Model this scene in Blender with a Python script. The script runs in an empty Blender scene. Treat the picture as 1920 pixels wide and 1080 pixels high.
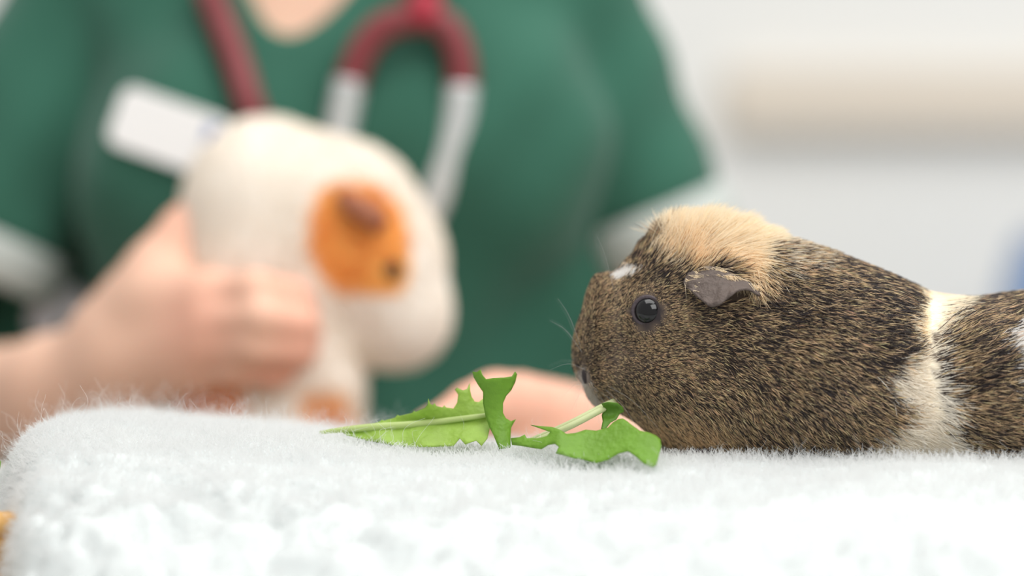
import bpy, bmesh, math, random
import numpy as np
from mathutils import Vector
from mathutils.geometry import delaunay_2d_cdt

rng = np.random.default_rng(7)
random.seed(7)
SC = bpy.context.scene
COL = SC.collection

# ------------------------------------------------------------------ camera
CAMZ = 1.12
K = 36.0 / 100.0 / 1920.0            # metres per pixel per metre of distance (100 mm lens)
cam_d = bpy.data.cameras.new('camera')
cam = bpy.data.objects.new('camera', cam_d)
COL.objects.link(cam)
cam.location = (0, 0, CAMZ)
cam.rotation_euler = (math.radians(90), 0, 0)
cam_d.lens = 100
cam_d.sensor_width = 36
cam_d.clip_start = 0.05
cam_d.dof.use_dof = True
cam_d.dof.focus_distance = 1.163
cam_d.dof.aperture_fstop = 2.6
SC.camera = cam

# ------------------------------------------------------------------ world, lights, exposure
w = bpy.data.worlds.new('world')
SC.world = w
w.use_nodes = True
bg = w.node_tree.nodes['Background']
bg.inputs[0].default_value = (1.0, 0.985, 0.96, 1)
bg.inputs[1].default_value = 0.56


def area(name, loc, target, sx, sy, power, color=(1, 1, 1)):
    l = bpy.data.lights.new(name, 'AREA')
    l.shape = 'RECTANGLE'
    l.size, l.size_y = sx, sy
    l.energy = power
    l.color = color
    o = bpy.data.objects.new(name, l)
    COL.objects.link(o)
    o.location = loc
    o.rotation_euler = (Vector(target) - Vector(loc)).to_track_quat('-Z', 'Y').to_euler()
    return o


area('window_light', (1.25, -0.25, 2.55), (0.1, 1.3, 1.0), 1.6, 1.4, 35, (1.0, 0.99, 0.97))
area('ceiling_light', (0.2, 1.2, 2.75), (0.2, 1.25, 1.0), 1.6, 1.2, 23, (1.0, 0.985, 0.96))
area('wall_light', (0.9, 2.2, 2.75), (0.9, 3.6, 1.0), 2.6, 0.7, 11, (1.0, 0.985, 0.96))

SC.view_settings.view_transform = 'Standard'
SC.view_settings.look = 'None'
SC.view_settings.exposure = 0.08
SC.view_settings.gamma = 1.0
SC.view_settings.use_curve_mapping = False
SC.cycles.use_denoising = True
SC.cycles.max_bounces = 14
SC.cycles.diffuse_bounces = 10
SC.cycles.glossy_bounces = 3
SC.cycles.transmission_bounces = 10
SC.cycles.transparent_max_bounces = 4


# ------------------------------------------------------------------ helpers
def at(px, py, d):
    return np.array(((px - 960) * K * d, d, CAMZ + (540 - py) * K * d))


def lin(r, g, b):
    f = lambda c: (c / 255 / 12.92) if c / 255 <= 0.04045 else ((c / 255 + 0.055) / 1.055) ** 2.4
    return (f(r), f(g), f(b))


def put(name, data, parent=None, label=None, cat=None, group=None, kind=None):
    o = bpy.data.objects.new(name, data)
    COL.objects.link(o)
    if parent is not None:
        o.parent = parent
        o.matrix_parent_inverse = parent.matrix_basis.inverted()
    if label: o['label'] = label
    if cat: o['category'] = cat
    if group: o['group'] = group
    if kind: o['kind'] = kind
    return o


def empty(name, loc, label, cat, group=None):
    o = put(name, None, None, label, cat, group)
    o.location = loc
    o.empty_display_size = 0.02
    return o


def mesh(name, v, f, m=None, smooth=True, col=None):
    me = bpy.data.meshes.new(name)
    me.from_pydata([tuple(map(float, p)) for p in v], [], [tuple(map(int, q)) for q in f])
    me.update()
    if smooth:
        me.polygons.foreach_set('use_smooth', [True] * len(me.polygons))
    if col is not None:
        a = me.attributes.new('tone', 'FLOAT_COLOR', 'POINT')
        c = np.ones((len(v), 4), np.float32)
        c[:, :3] = col
        a.data.foreach_set('color', c.ravel())
    if m: me.materials.append(m)
    return me


def node_mat(name):
    m = bpy.data.materials.new(name)
    m.use_nodes = True
    nt = m.node_tree
    return m, nt, nt.nodes['Principled BSDF'], nt.nodes['Material Output']


def mat(name, color, rough=0.6, metal=0.0, spec=0.4, var=0.0, scale=30, bump=0.0, bscale=200, attr=False,
        sheen=0.0, trans=0.0, sss=0.0):
    m, nt, p, out = node_mat(name)
    p.inputs['Roughness'].default_value = rough
    p.inputs['Metallic'].default_value = metal
    p.inputs['Specular IOR Level'].default_value = spec
    if sheen: p.inputs['Sheen Weight'].default_value = sheen
    if sss:
        p.inputs['Subsurface Weight'].default_value = sss
        p.inputs['Subsurface Radius'].default_value = (0.008, 0.003, 0.002)
        p.inputs['Subsurface Scale'].default_value = 1.0
    tc = nt.nodes.new('ShaderNodeTexCoord')
    if attr:
        a = nt.nodes.new('ShaderNodeAttribute')
        a.attribute_name = 'tone'
        src = a.outputs['Color']
    else:
        r = nt.nodes.new('ShaderNodeRGB')
        r.outputs[0].default_value = (*color, 1)
        src = r.outputs[0]
    n = nt.nodes.new('ShaderNodeTexNoise')
    n.inputs['Scale'].default_value = scale
    n.inputs['Detail'].default_value = 4
    nt.links.new(tc.outputs['Object'], n.inputs['Vector'])
    mr = nt.nodes.new('ShaderNodeMapRange')
    mr.inputs['To Min'].default_value = 1 - var
    mr.inputs['To Max'].default_value = 1 + var
    nt.links.new(n.outputs['Fac'], mr.inputs['Value'])
    mx = nt.nodes.new('ShaderNodeVectorMath')
    mx.operation = 'SCALE'
    nt.links.new(src, mx.inputs[0])
    nt.links.new(mr.outputs[0], mx.inputs['Scale'])
    nt.links.new(mx.outputs[0], p.inputs['Base Color'])
    if bump:
        n2 = nt.nodes.new('ShaderNodeTexNoise')
        n2.inputs['Scale'].default_value = bscale
        nt.links.new(tc.outputs['Object'], n2.inputs['Vector'])
        b = nt.nodes.new('ShaderNodeBump')
        b.inputs['Strength'].default_value = bump
        b.inputs['Distance'].default_value = 0.002
        nt.links.new(n2.outputs['Fac'], b.inputs['Height'])
        nt.links.new(b.outputs[0], p.inputs['Normal'])
    if trans:
        t = nt.nodes.new('ShaderNodeBsdfTranslucent')
        nt.links.new(mx.outputs[0], t.inputs['Color'])
        ms = nt.nodes.new('ShaderNodeMixShader')
        ms.inputs[0].default_value = trans
        nt.links.new(p.outputs[0], ms.inputs[1])
        nt.links.new(t.outputs[0], ms.inputs[2])
        nt.links.new(ms.outputs[0], out.inputs['Surface'])
    return m


def hair_mat(name, trans=0.3, spec=0.25, rough=0.45):
    m, nt, p, out = node_mat(name)
    a = nt.nodes.new('ShaderNodeAttribute')
    a.attribute_name = 'tone'
    p.inputs['Roughness'].default_value = rough
    p.inputs['Specular IOR Level'].default_value = spec
    nt.links.new(a.outputs['Color'], p.inputs['Base Color'])
    t = nt.nodes.new('ShaderNodeBsdfTranslucent')
    nt.links.new(a.outputs['Color'], t.inputs['Color'])
    ms = nt.nodes.new('ShaderNodeMixShader')
    ms.inputs[0].default_value = trans
    nt.links.new(p.outputs[0], ms.inputs[1])
    nt.links.new(t.outputs[0], ms.inputs[2])
    nt.links.new(ms.outputs[0], out.inputs['Surface'])
    return m


def hair_data(name, P, R, C, m):
    """P (n,k,3) points, R (n,k) radii, C (n,k,3) colours -> hair curves"""
    n, k = P.shape[:2]
    cu = bpy.data.hair_curves.new(name)
    cu.add_curves([k] * n)
    cu.attributes['position'].data.foreach_set('vector', P.astype(np.float32).ravel())
    ra = cu.attributes.get('radius') or cu.attributes.new('radius', 'FLOAT', 'POINT')
    ra.data.foreach_set('value', R.astype(np.float32).ravel())
    ca = cu.attributes.new('tone', 'FLOAT_COLOR', 'POINT')
    cc = np.ones((n, k, 4), np.float32)
    cc[..., :3] = C
    ca.data.foreach_set('color', cc.ravel())
    cu.materials.append(m)
    return cu


def catmull(pts, n):
    """n points along a Catmull-Rom curve through pts (rows of any width)"""
    P = np.asarray(pts, float)
    P = np.vstack([2 * P[0] - P[1], P, 2 * P[-1] - P[-2]])
    m = len(P) - 3
    u = np.linspace(0, m - 1e-9, n)
    i = u.astype(int)
    t = (u - i)[:, None]
    a, b, c, d = P[i], P[i + 1], P[i + 2], P[i + 3]
    return 0.5 * (2 * b + (c - a) * t + (2 * a - 5 * b + 4 * c - d) * t ** 2 + (3 * b - a - 3 * c + d) * t ** 3)


def tube(pts, r, seg=10, n=None, closed=False, cap=True):
    """sweep a circle along pts; r = radius or list of radii at pts"""
    pts = np.asarray(pts, float)
    rr = np.full(len(pts), r, float) if np.isscalar(r) else np.asarray(r, float)
    if n:
        q = catmull(np.column_stack([pts, rr]), n)
        pts, rr = q[:, :3], q[:, 3]
    N = len(pts)
    T = np.roll(pts, -1, 0) - np.roll(pts, 1, 0) if closed else np.gradient(pts, axis=0)
    T /= np.linalg.norm(T, axis=1)[:, None] + 1e-12
    u = np.cross(T[0], (0, 0, 1.0))
    if np.linalg.norm(u) < 0.1: u = np.cross(T[0], (1.0, 0, 0))
    V, F = [], []
    ang = np.linspace(0, 2 * np.pi, seg, endpoint=False)
    for i in range(N):
        u = u - T[i] * (u @ T[i])
        u /= np.linalg.norm(u)
        b = np.cross(T[i], u)
        V.append(pts[i] + rr[i] * (np.cos(ang)[:, None] * u + np.sin(ang)[:, None] * b))
    V = np.vstack(V)
    for i in range(N if closed else N - 1):
        a, c = i * seg, ((i + 1) % N) * seg
        for j in range(seg):
            k = (j + 1) % seg
            F.append((a + j, a + k, c + k, c + j))
    if cap and not closed:
        F.append(tuple(range(seg))[::-1])
        F.append(tuple((N - 1) * seg + j for j in range(seg)))
    return V, F


def merge(*vf):
    V, F, o = [], [], 0
    for v, f in vf:
        V.append(np.asarray(v, float))
        F += [tuple(i + o for i in q) for q in f]
        o += len(v)
    return np.vstack(V), F


def box(x0, x1, y0, y1, z0, z1, bev=0.0):
    bm = bmesh.new()
    bmesh.ops.create_cube(bm, size=1)
    for v in bm.verts:
        v.co = ((x0 + x1) / 2 + v.co.x * (x1 - x0), (y0 + y1) / 2 + v.co.y * (y1 - y0), (z0 + z1) / 2 + v.co.z * (z1 - z0))
    if bev:
        bmesh.ops.bevel(bm, geom=bm.edges[:], offset=bev, segments=3, affect='EDGES', profile=0.5)
    bm.verts.index_update()
    V = np.array([v.co[:] for v in bm.verts])
    F = [tuple(v.index for v in f.verts) for f in bm.faces]
    bm.free()
    return V, F


def sphere(c, r, seg=24, ring=16, axes=None):
    V, F = [], []
    r = np.broadcast_to(np.asarray(r, float), (3,))
    A = np.eye(3) if axes is None else np.asarray(axes)
    for i in range(ring + 1):
        t = math.pi * i / ring
        for j in range(seg):
            a = 2 * math.pi * j / seg
            V.append(c + A.T @ (r * np.array((math.sin(t) * math.cos(a), math.sin(t) * math.sin(a), math.cos(t)))))
    for i in range(ring):
        for j in range(seg):
            k = (j + 1) % seg
            F.append((i * seg + j, (i + 1) * seg + j, (i + 1) * seg + k, i * seg + k))
    return np.array(V), F


class Field:
    """signed distance grid, filled primitive by primitive, meshed by surface nets"""
    def __init__(s, lo, hi, h):
        s.lo, s.h = np.asarray(lo, float), h
        s.n = np.ceil((np.asarray(hi) - s.lo) / h).astype(int) + 1
        s.d = np.full(s.n, 0.06, np.float32)

    def sub(s, lo, hi):
        a = np.clip(np.floor((np.asarray(lo) - s.lo) / s.h).astype(int), 0, s.n)
        b = np.clip(np.ceil((np.asarray(hi) - s.lo) / s.h).astype(int) + 1, 0, s.n)
        sl = tuple(slice(i, j) for i, j in zip(a, b))
        g = [(s.lo[k] + s.h * np.arange(a[k], b[k])).astype(np.float32) for k in range(3)]
        return sl, g[0][:, None, None], g[1][None, :, None], g[2][None, None, :]

    def smin(s, sl, e, k):
        d = s.d[sl]
        hh = np.clip(0.5 + 0.5 * (d - e) / k, 0, 1)
        s.d[sl] = d * (1 - hh) + e * hh - k * hh * (1 - hh)

    def cone(s, a, b, ra, rb, k=0.01, squash=None):
        a, b = np.asarray(a, float), np.asarray(b, float)
        m = max(ra, rb) + 0.045
        sl, x, y, z = s.sub(np.minimum(a, b) - m, np.maximum(a, b) + m)
        ab = b - a
        L = ab @ ab + 1e-12
        t = np.clip(((x - a[0]) * ab[0] + (y - a[1]) * ab[1] + (z - a[2]) * ab[2]) / L, 0, 1)
        q = (x - a[0] - t * ab[0]) ** 2 + (y - a[1] - t * ab[1]) ** 2 + (z - a[2] - t * ab[2]) ** 2
        s.smin(sl, np.sqrt(q) - (ra + (rb - ra) * t), k)

    def chain(s, pts, radii, k=0.006):
        for i in range(len(pts) - 1):
            s.cone(pts[i], pts[i + 1], radii[i], radii[i + 1], k)

    def ball(s, c, r, k=0.02):
        c = np.asarray(c, float)
        r = np.broadcast_to(np.asarray(r, float), (3,))
        sl, x, y, z = s.sub(c - r - 0.05, c + r + 0.05)
        q = np.sqrt(((x - c[0]) / r[0]) ** 2 + ((y - c[1]) / r[1]) ** 2 + ((z - c[2]) / r[2]) ** 2)
        s.smin(sl, (q - 1) * r.min(), k)

    def mesh(s):
        d = s.d
        nx, ny, nz = d.shape
        ins = d < 0
        C = {(i, j, k): (slice(i, nx - 1 + i), slice(j, ny - 1 + j), slice(k, nz - 1 + k))
             for i in (0, 1) for j in (0, 1) for k in (0, 1)}
        cnt = sum(ins[c].astype(np.int8) for c in C.values())
        act = np.argwhere((cnt > 0) & (cnt < 8))
        idm = np.full((nx - 1, ny - 1, nz - 1), -1, np.int64)
        idm[tuple(act.T)] = np.arange(len(act))
        acc = np.zeros((len(act), 3))
        num = np.zeros(len(act))
        for c in C:
            for ax in range(3):
                if c[ax]: continue
                c2 = list(c); c2[ax] = 1
                i0, i1 = act + np.array(c), act + np.array(c2)
                v0, v1 = d[tuple(i0.T)], d[tuple(i1.T)]
                cr = (v0 < 0) != (v1 < 0)
                t = np.where(cr, v0 / np.where(cr, v0 - v1, 1), 0)
                pp = i0.astype(float)
                pp[:, ax] += t
                acc += pp * cr[:, None]
                num += cr
        V = s.lo + s.h * acc / num[:, None]
        F = []
        for ax in range(3):
            o1, o2 = (ax + 1) % 3, (ax + 2) % 3
            a = [slice(None)] * 3; b = [slice(None)] * 3
            a[ax], b[ax] = slice(0, -1), slice(1, None)
            e = np.argwhere(ins[tuple(a)] != ins[tuple(b)])
            e = e[(e[:, o1] > 0) & (e[:, o2] > 0) & (e[:, o1] < d.shape[o1] - 1) & (e[:, o2] < d.shape[o2] - 1)]
            fl = ins[tuple(e.T)]
            q = []
            for u, v in ((1, 1), (0, 1), (0, 0), (1, 0)):
                cc = e.copy()
                cc[:, o1] -= u
                cc[:, o2] -= v
                q.append(idm[tuple(cc.T)])
            q = np.stack(q, 1)
            q[~fl] = q[~fl][:, ::-1]
            F.append(q)
        return V, np.vstack(F)


def relax(V, F, it=2):
    F = np.asarray(F)
    for _ in range(it):
        S = np.zeros_like(V); n = np.zeros(len(V))
        for a in range(4):
            b = (a + 1) % 4
            np.add.at(S, F[:, a], V[F[:, b]]); np.add.at(n, F[:, a], 1)
            np.add.at(S, F[:, b], V[F[:, a]]); np.add.at(n, F[:, b], 1)
        V = V * 0.5 + 0.5 * S / np.maximum(n, 1)[:, None]
    return V


def vnormals(V, F):
    F = np.asarray(F)
    fn = np.cross(V[F[:, 2]] - V[F[:, 0]], V[F[:, 3]] - V[F[:, 1]])
    N = np.zeros_like(V)
    for a in range(4): np.add.at(N, F[:, a], fn)
    return N / (np.linalg.norm(N, axis=1)[:, None] + 1e-12), 0.5 * np.linalg.norm(fn, axis=1)


def scatter(V, F, N, A, n, weight=None):
    """n random points on quads -> position, normal"""
    F = np.asarray(F)
    pr = A if weight is None else A * weight
    pr = pr / pr.sum()
    i = rng.choice(len(F), n, p=pr)
    u, v = rng.random((2, n, 1))
    q = F[i]
    bl = lambda X: (1 - u) * (1 - v) * X[q[:, 0]] + u * (1 - v) * X[q[:, 1]] + u * v * X[q[:, 2]] + (1 - u) * v * X[q[:, 3]]
    nn = bl(N)
    return bl(V), nn / (np.linalg.norm(nn, axis=1)[:, None] + 1e-12)


def poly_sd(x, y, poly):
    """signed distance in 2-D to a polygon, negative inside"""
    poly = np.asarray(poly, float)
    d = np.full(x.shape, 1e9)
    ins = np.zeros(x.shape, bool)
    for i in range(len(poly)):
        a, b = poly[i], poly[(i + 1) % len(poly)]
        e = b - a
        t = np.clip(((x - a[0]) * e[0] + (y - a[1]) * e[1]) / (e @ e + 1e-9), 0, 1)
        d = np.minimum(d, np.hypot(x - a[0] - t * e[0], y - a[1] - t * e[1]))
        c = (a[1] > y) != (b[1] > y)
        xi = a[0] + (y - a[1]) * e[0] / (e[1] if e[1] else 1e-9)
        ins ^= c & (x < xi)
    return np.where(ins, -d, d)


def wob(x, y, s, seed=0.0):
    return (np.sin(x / s + seed) * np.cos(y / s * 1.3 + 2 * seed) + 0.6 * np.sin((x + 1.7 * y) / s * 1.9 + seed * 3)
            + 0.5 * np.sin((y - 0.6 * x) / s * 3.1 + seed))


def smooth01(d, w):
    t = np.clip(0.5 - d / (2 * w), 0, 1)
    return t * t * (3 - 2 * t)


# ------------------------------------------------------------------ setting
M_wall = mat('wall_paint', lin(236, 236, 233), 0.8, var=0.015, scale=2, bump=0.05)
M_rail = mat('rail_paint', lin(222, 211, 196), 0.6, var=0.03, scale=4)
M_floor = mat('vinyl_floor', lin(176, 178, 176), 0.5, var=0.05, scale=12)
put('floor', mesh('floor', *box(-3.2, 3.2, -1.5, 3.7, -0.05, 0), M_floor, False), kind='structure')
put('wall_back', mesh('wall_back', *box(-3.2, 3.2, 3.6, 3.7, 0, 2.9), M_wall, False), kind='structure')
put('trim_1', mesh('trim_1', *box(0.27, 3.2, 3.55, 3.6, 1.315, 1.395, 0.006), M_rail, False), kind='structure',
    label='wide beige rail running along the white wall')
put('baseboard_back', mesh('baseboard_back', *box(-3.2, 3.2, 3.585, 3.6, 0, 0.1, 0.004), M_rail, False), kind='structure')

# white base unit against the wall with a blue box standing on it (right edge of the picture)
M_unit = mat('white_laminate', lin(232, 231, 226), 0.4, var=0.01)
M_blue = mat('blue_plastic', lin(84, 132, 190), 0.4, var=0.03)
unit = empty('base_cabinet', (1.3, 3.3, 0), 'white base cabinet against the back wall, under the blue box', 'cabinet')
put('carcass', mesh('carcass', *box(0.52, 2.07, 3.0, 3.58, 0.08, 0.90, 0.004), M_unit, False), unit)
put('worktop', mesh('worktop', *box(0.50, 2.09, 2.97, 3.59, 0.90, 0.94, 0.006), M_unit, False), unit)
for i in range(3):
    dr = put('door', mesh('door', *box(0.54 + i * 0.51, 1.03 + i * 0.51, 2.975, 3.0, 0.10, 0.88, 0.004), M_unit, False), unit)
    put('handle', mesh('handle', *tube([(0.99 + i * .51, 2.962, .6), (0.99 + i * .51, 2.955, .68), (0.99 + i * .51, 2.962, .76)], .006, n=8),
                       mat('brushed_steel', (.6, .6, .6), .3, 1)), dr)
V_, F_ = box(0.520, 0.90, 3.08, 3.32, 0.94, 1.17, 0.012)
tp_ = (V_[:, 2:3] - 0.94) / 0.23
V_[:, :2] = (V_[:, :2] - (0.72, 3.2)) * (1 - 0.30 * tp_) + (0.72, 3.2)
bx = empty('storage_tub', (0.72, 3.2, 0.94), 'blue plastic tub on the white cabinet at the far right', 'tub')
put('body', mesh('body', V_, F_, M_blue, False), bx)
put('lid', mesh('lid', *box(0.588, 0.852, 3.108, 3.292, 1.17, 1.182, 0.005), M_blue, False), bx)

# ------------------------------------------------------------------ table
M_table = mat('table_laminate', lin(206, 208, 206), 0.35, var=0.02)
M_leg = mat('steel_leg', (.55, .56, .57), .3, 1)
tab = empty('examination_table', (0, 1.2, 0), 'pale grey examination table under the wicker basket', 'table')
put('tabletop', mesh('tabletop', *box(-0.95, 0.95, 0.78, 1.60, 0.865, 0.90, 0.006), M_table, False), tab)
put('frame', mesh('frame', *merge(box(-.88, .88, .84, .87, .81, .865), box(-.88, .88, 1.51, 1.54, .81, .865),
                                  box(-.88, -.85, .87, 1.51, .81, .865), box(.85, .88, .87, 1.51, .81, .865)), M_leg, False), tab)
for x in (-.865, .865):
    for y in (.855, 1.525):
        put('leg', mesh('leg', *tube([(x, y, 0.0), (x, y, .815)], .02, 14), M_leg), tab)

# ------------------------------------------------------------------ wicker basket
M_wick = mat('wicker_cane', lin(206, 160, 96), 0.5, var=0.35, scale=60, bump=0.4, bscale=300)
M_wick2 = mat('wicker_stake', lin(170, 118, 62), 0.55, var=0.3, scale=60)
BX0, BX1, BY0, BY1, BZ0, BZ1 = -0.46, 0.50, 1.112, 1.43, 0.905, 1.019
bas = empty('wicker_basket', (0.02, 1.235, 0.90), 'tan woven wicker basket under the white fleece, showing at the lower left', 'basket')


def ring_pts(n, off=0.0, rad=0.06):
    """rounded rectangle, evenly spaced"""
    cs = [(BX1 - rad, BY0 + rad, -90), (BX1 - rad, BY1 - rad, 0), (BX0 + rad, BY1 - rad, 90), (BX0 + rad, BY0 + rad, 180)]
    p = []
    for cx, cy, a0 in cs:
        for a in np.radians(np.linspace(a0, a0 + 90, 9)):
            p.append((cx + (rad + off) * math.cos(a), cy + (rad + off) * math.sin(a)))
    p = np.array(p + p[:1])
    s = np.r_[0, np.cumsum(np.hypot(*np.diff(p, axis=0).T))]
    u = np.linspace(0, s[-1], n, endpoint=False)
    return np.column_stack([np.interp(u, s, p[:, 0]), np.interp(u, s, p[:, 1])])


NST = 54
nr = 12
sp = (BZ1 - BZ0) / nr
base_p = ring_pts(NST * 4)
nrm = ring_pts(NST * 4, 1.0, 0.06) - base_p
nrm /= np.linalg.norm(nrm, axis=1)[:, None] + 1e-9
ctr = np.array(((BX0 + BX1) / 2, (BY0 + BY1) / 2))
for r in range(nr):
    ph = math.pi * (r % 2)
    wv = 0.0045 * np.cos(np.arange(NST * 4) * np.pi / 4 + ph)
    q = base_p + nrm * wv[:, None]
    z = BZ0 + sp * (r + .5) + 0.0006 * np.sin(np.arange(NST * 4) * .37 + r)
    put('strand', mesh('strand', *tube(np.column_stack([q, z]), 0.0052, 7, closed=True), M_wick), bas)
st = ring_pts(NST)
st_me = mesh('stake', *tube([(0, 0, BZ0 - .003), (0, 0, BZ1)], 0.0032, 7), M_wick2)
for x, y in st:
    o = put('stake', st_me, bas)
    o.location = (x - bas.location.x, y - bas.location.y, -bas.location.z)
    o.matrix_parent_inverse.identity()
rim_p = ring_pts(220)
tw = np.arange(220) * 0.55
for s in (0, 1):
    a = tw + s * math.pi
    q = np.column_stack([rim_p + (ring_pts(220, 1.0) - rim_p) * (0.0045 * np.cos(a))[:, None], BZ1 + 0.004 + 0.0045 * np.sin(a)])
    put('rim', mesh('rim', *tube(q, 0.0055, 7, closed=True), M_wick), bas)
put('base', mesh('base', *box(BX0 + .01, BX1 - .01, BY0 + .01, BY1 - .01, 0.9005, 0.908, .003), M_wick2, False), bas)

# ------------------------------------------------------------------ fleece
sil = np.array([(-300, 925), (-60, 920), (-12, 915), (8, 910), (22, 896), (32, 868), (46, 834), (74, 808), (120, 797), (200, 796), (300, 807), (400, 814),
                (500, 823), (600, 833), (700, 843), (800, 852), (900, 858), (1000, 860), (1240, 866), (1400, 869), (1900, 873), (2400, 873)], float)


def fleece_z(x, y):
    """height of the fleece backing at plan position"""
    dr = 1.195 - 0.06 * np.clip((x + 0.15) / 0.30, 0, 1)             # depth of the front ridge
    f = dr - y                                                       # in front of the ridge
    px = 960 + (x - .172 * np.clip(f, 0, 1)) / (K * dr)              # the left end runs slightly aslant
    zr = CAMZ + (540 - np.interp(px, sil[:, 0], sil[:, 1])) * K * dr - .0001
    front = np.where(f > 0, -0.085 * f - 1.55 * f ** 2 - np.clip(f - .165, 0, 1) * 2.2, 0)
    back = np.where(f < -0.02, -0.02 * (-f - .02), 0) - np.clip(-f - .16, 0, 1) * 0.6
    wq = wob(x + .004 * np.sin(y * 210), y * .8, 0.0125, 1.0)
    lump = (0.0022 * wob(x, y, .02, 3) + .0030 - .0085 * np.exp(-(wq / .30) ** 2)) * np.clip((f - .045) / .06, 0, 1) + 0.0011 * wob(x, y, 0.017, 4)
    fall = np.clip((22 - px) / 40, 0, 1) * np.clip((1.135 - y) / .02, 0, 1) * .14
    return zr + front + back + lump - fall


gx = np.unique(np.r_[np.linspace(-.42, -.225, 14), np.linspace(-.225, -.15, 60), np.linspace(-.15, .46, 230)])
gy = np.linspace(0.935, 1.385, 150)
X, Y = np.meshgrid(gx, gy, indexing='ij')
Z = fleece_z(X, Y)
for _ in range(2):
    Z[1:-1, 1:-1] = (Z[1:-1, 1:-1] * 4 + Z[2:, 1:-1] + Z[:-2, 1:-1] + Z[1:-1, 2:] + Z[1:-1, :-2]) / 8
Z = np.maximum(Z, 0.915)
FV = np.stack([X, Y, Z], -1).reshape(-1, 3)
ny_ = len(gy)
ii, jj = np.meshgrid(np.arange(len(gx) - 1), np.arange(ny_ - 1), indexing='ij')
b0 = (ii * ny_ + jj).ravel()
FF = np.stack([b0, b0 + ny_, b0 + ny_ + 1, b0 + 1], 1)
fc = FV[FF].mean(1)
FF = FF[~((fc[:, 0] < -.232 + (1.2 - fc[:, 1]) * .172) & (fc[:, 1] < 1.118))]
M_fleece = mat('fleece_backing', lin(234, 239, 239), 0.9, spec=0.1, var=0.02, scale=120, trans=0.25)
fle = put('fleece_blanket', mesh('fleece_blanket', FV, FF, M_fleece), None,
          'thick fluffy white fleece blanket draped over the wicker basket', 'blanket')
so = fle.modifiers.new('thickness', 'SOLIDIFY')
so.thickness = 0.006
so.offset = -1
FN, FA = vnormals(FV, FF)
fc = FV[FF].mean(1)
wgt = np.where((fc[:, 1] > 1.08) & (fc[:, 1] < 1.25), 2.2, 0.75)
wgt *= np.where((fc[:, 0] < .10) & (fc[:, 1] > 1.14) & (fc[:, 1] < 1.24), 1.7, 1.0)
M_pile = hair_mat('fleece_fibre', 0.5, 0.1, .6)


def fibres(n, weight, k, len_, rad, stray, freq, amp):
    P, Nn = scatter(FV, FF, FN, FA, n, weight)
    t = np.linspace(0, 1, k)[None, :, None]
    L = rng.uniform(*len_, (n, 1, 1))
    d1 = Nn + rng.normal(0, stray, (n, 3)); d1 /= np.linalg.norm(d1, axis=1)[:, None]
    d2 = rng.normal(0, 1, (n, 3)); d2 -= d1 * (d1 * d2).sum(1)[:, None]; d2 /= np.linalg.norm(d2, axis=1)[:, None]
    d3 = np.cross(d1, d2)
    fr = rng.uniform(*freq, (n, 1, 1)); ph = rng.uniform(0, 6.28, (n, 1, 1)); am = rng.uniform(*amp, (n, 1, 1))
    curl = t * (d2[:, None] * np.sin(fr * t + ph) + d3[:, None] * np.cos(fr * t + ph)) * am + d2[:, None] * t ** 2 * L * rng.uniform(0, .7, (n, 1, 1))
    P3 = P[:, None] + d1[:, None] * t * L + curl
    return P3, rad * (1 - .5 * t[..., 0]) * np.ones((n, 1)), np.array((.855, .861, .859)) * rng.uniform(.97, 1.01, (n, 1, 1))


put('pile', hair_data('pile', *fibres(190000, wgt, 5, (.0030, .0062), .00011, .75, (2, 6), (.0004, .0014)), M_pile), fle, kind='stuff')
wst = np.where((fc[:, 0] < -.055) & (fc[:, 1] > 1.13), 2.2, .35) * np.where(fc[:, 1] < 1.10, .1, 1)
put('stray_fibres', hair_data('stray_fibres', *fibres(2600, wst, 12, (.009, .018), .00006, .55, (3, 13), (.0008, .0032)), M_pile), fle, kind='stuff')

# ------------------------------------------------------------------ agouti guinea pig on the fleece
PY = 1.200
#        x     top  bot   half width (mm)
ST = [(1072.5, 668, 675, 1.0), (1074.5, 645, 688, 6), (1080, 617, 702, 10.5), (1091, 586, 720, 14), (1101, 551, 740, 16.5),
      (1114, 521, 755, 19), (1148, 510, 768, 22), (1185, 480, 786, 26), (1220, 456, 812, 30), (1260, 446, 840, 34), (1300, 440, 856, 37.5),
      (1350, 441, 866, 41), (1400, 441, 872, 44), (1450, 447, 876, 47), (1500, 458, 878, 49.5), (1560, 475, 880, 51), (1620, 497, 880, 52),
      (1680, 521, 880, 52), (1740, 545, 880, 52), (1800, 557, 880, 53), (1870, 554, 880, 54.5), (1940, 547, 880, 56), (2020, 545, 880, 57),
      (2100, 556, 880, 55), (2170, 585, 878, 49), (2220, 625, 872, 40), (2255, 675, 860, 28), (2275, 720, 840, 16), (2283, 760, 800, 3)]
S = catmull(ST, 220)
NT = 72
th = np.linspace(0, 2 * np.pi, NT, endpoint=False)
Vp = []
for x, tp, bt, wd in S:
    hh = (bt - tp) / 2
    cy_ = (bt + tp) / 2 + 0.10 * hh
    e = np.cos(th); f = np.sin(th)
    px_ = np.full(NT, x)
    py_ = np.where(f > 0, cy_ - (cy_ - tp) * np.abs(f) ** 0.95, cy_ + (bt - cy_) * np.abs(f) ** 0.8)
    yy = wd * 1e-3 * np.sign(e) * np.abs(e) ** 0.9
    D = PY
    Vp.append(np.column_stack([(px_ - 960) * K * D, PY - yy, CAMZ + (540 - py_) * K * D]))
Vp = np.vstack(Vp)
ii, jj = np.meshgrid(np.arange(len(S) - 1), np.arange(NT), indexing='ij')
a = (ii * NT + jj).ravel(); b = (ii * NT + (jj + 1) % NT).ravel()
Fp = np.stack([a, b, b + NT, a + NT], 1)


def pat(V):
    """pattern coordinates (side view, mirrored for the far flank)"""
    y = PY - np.abs(V[:, 1] - PY)
    return 960 + V[:, 0] / (K * y), 540 - (V[:, 2] - CAMZ) / (K * y)


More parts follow.
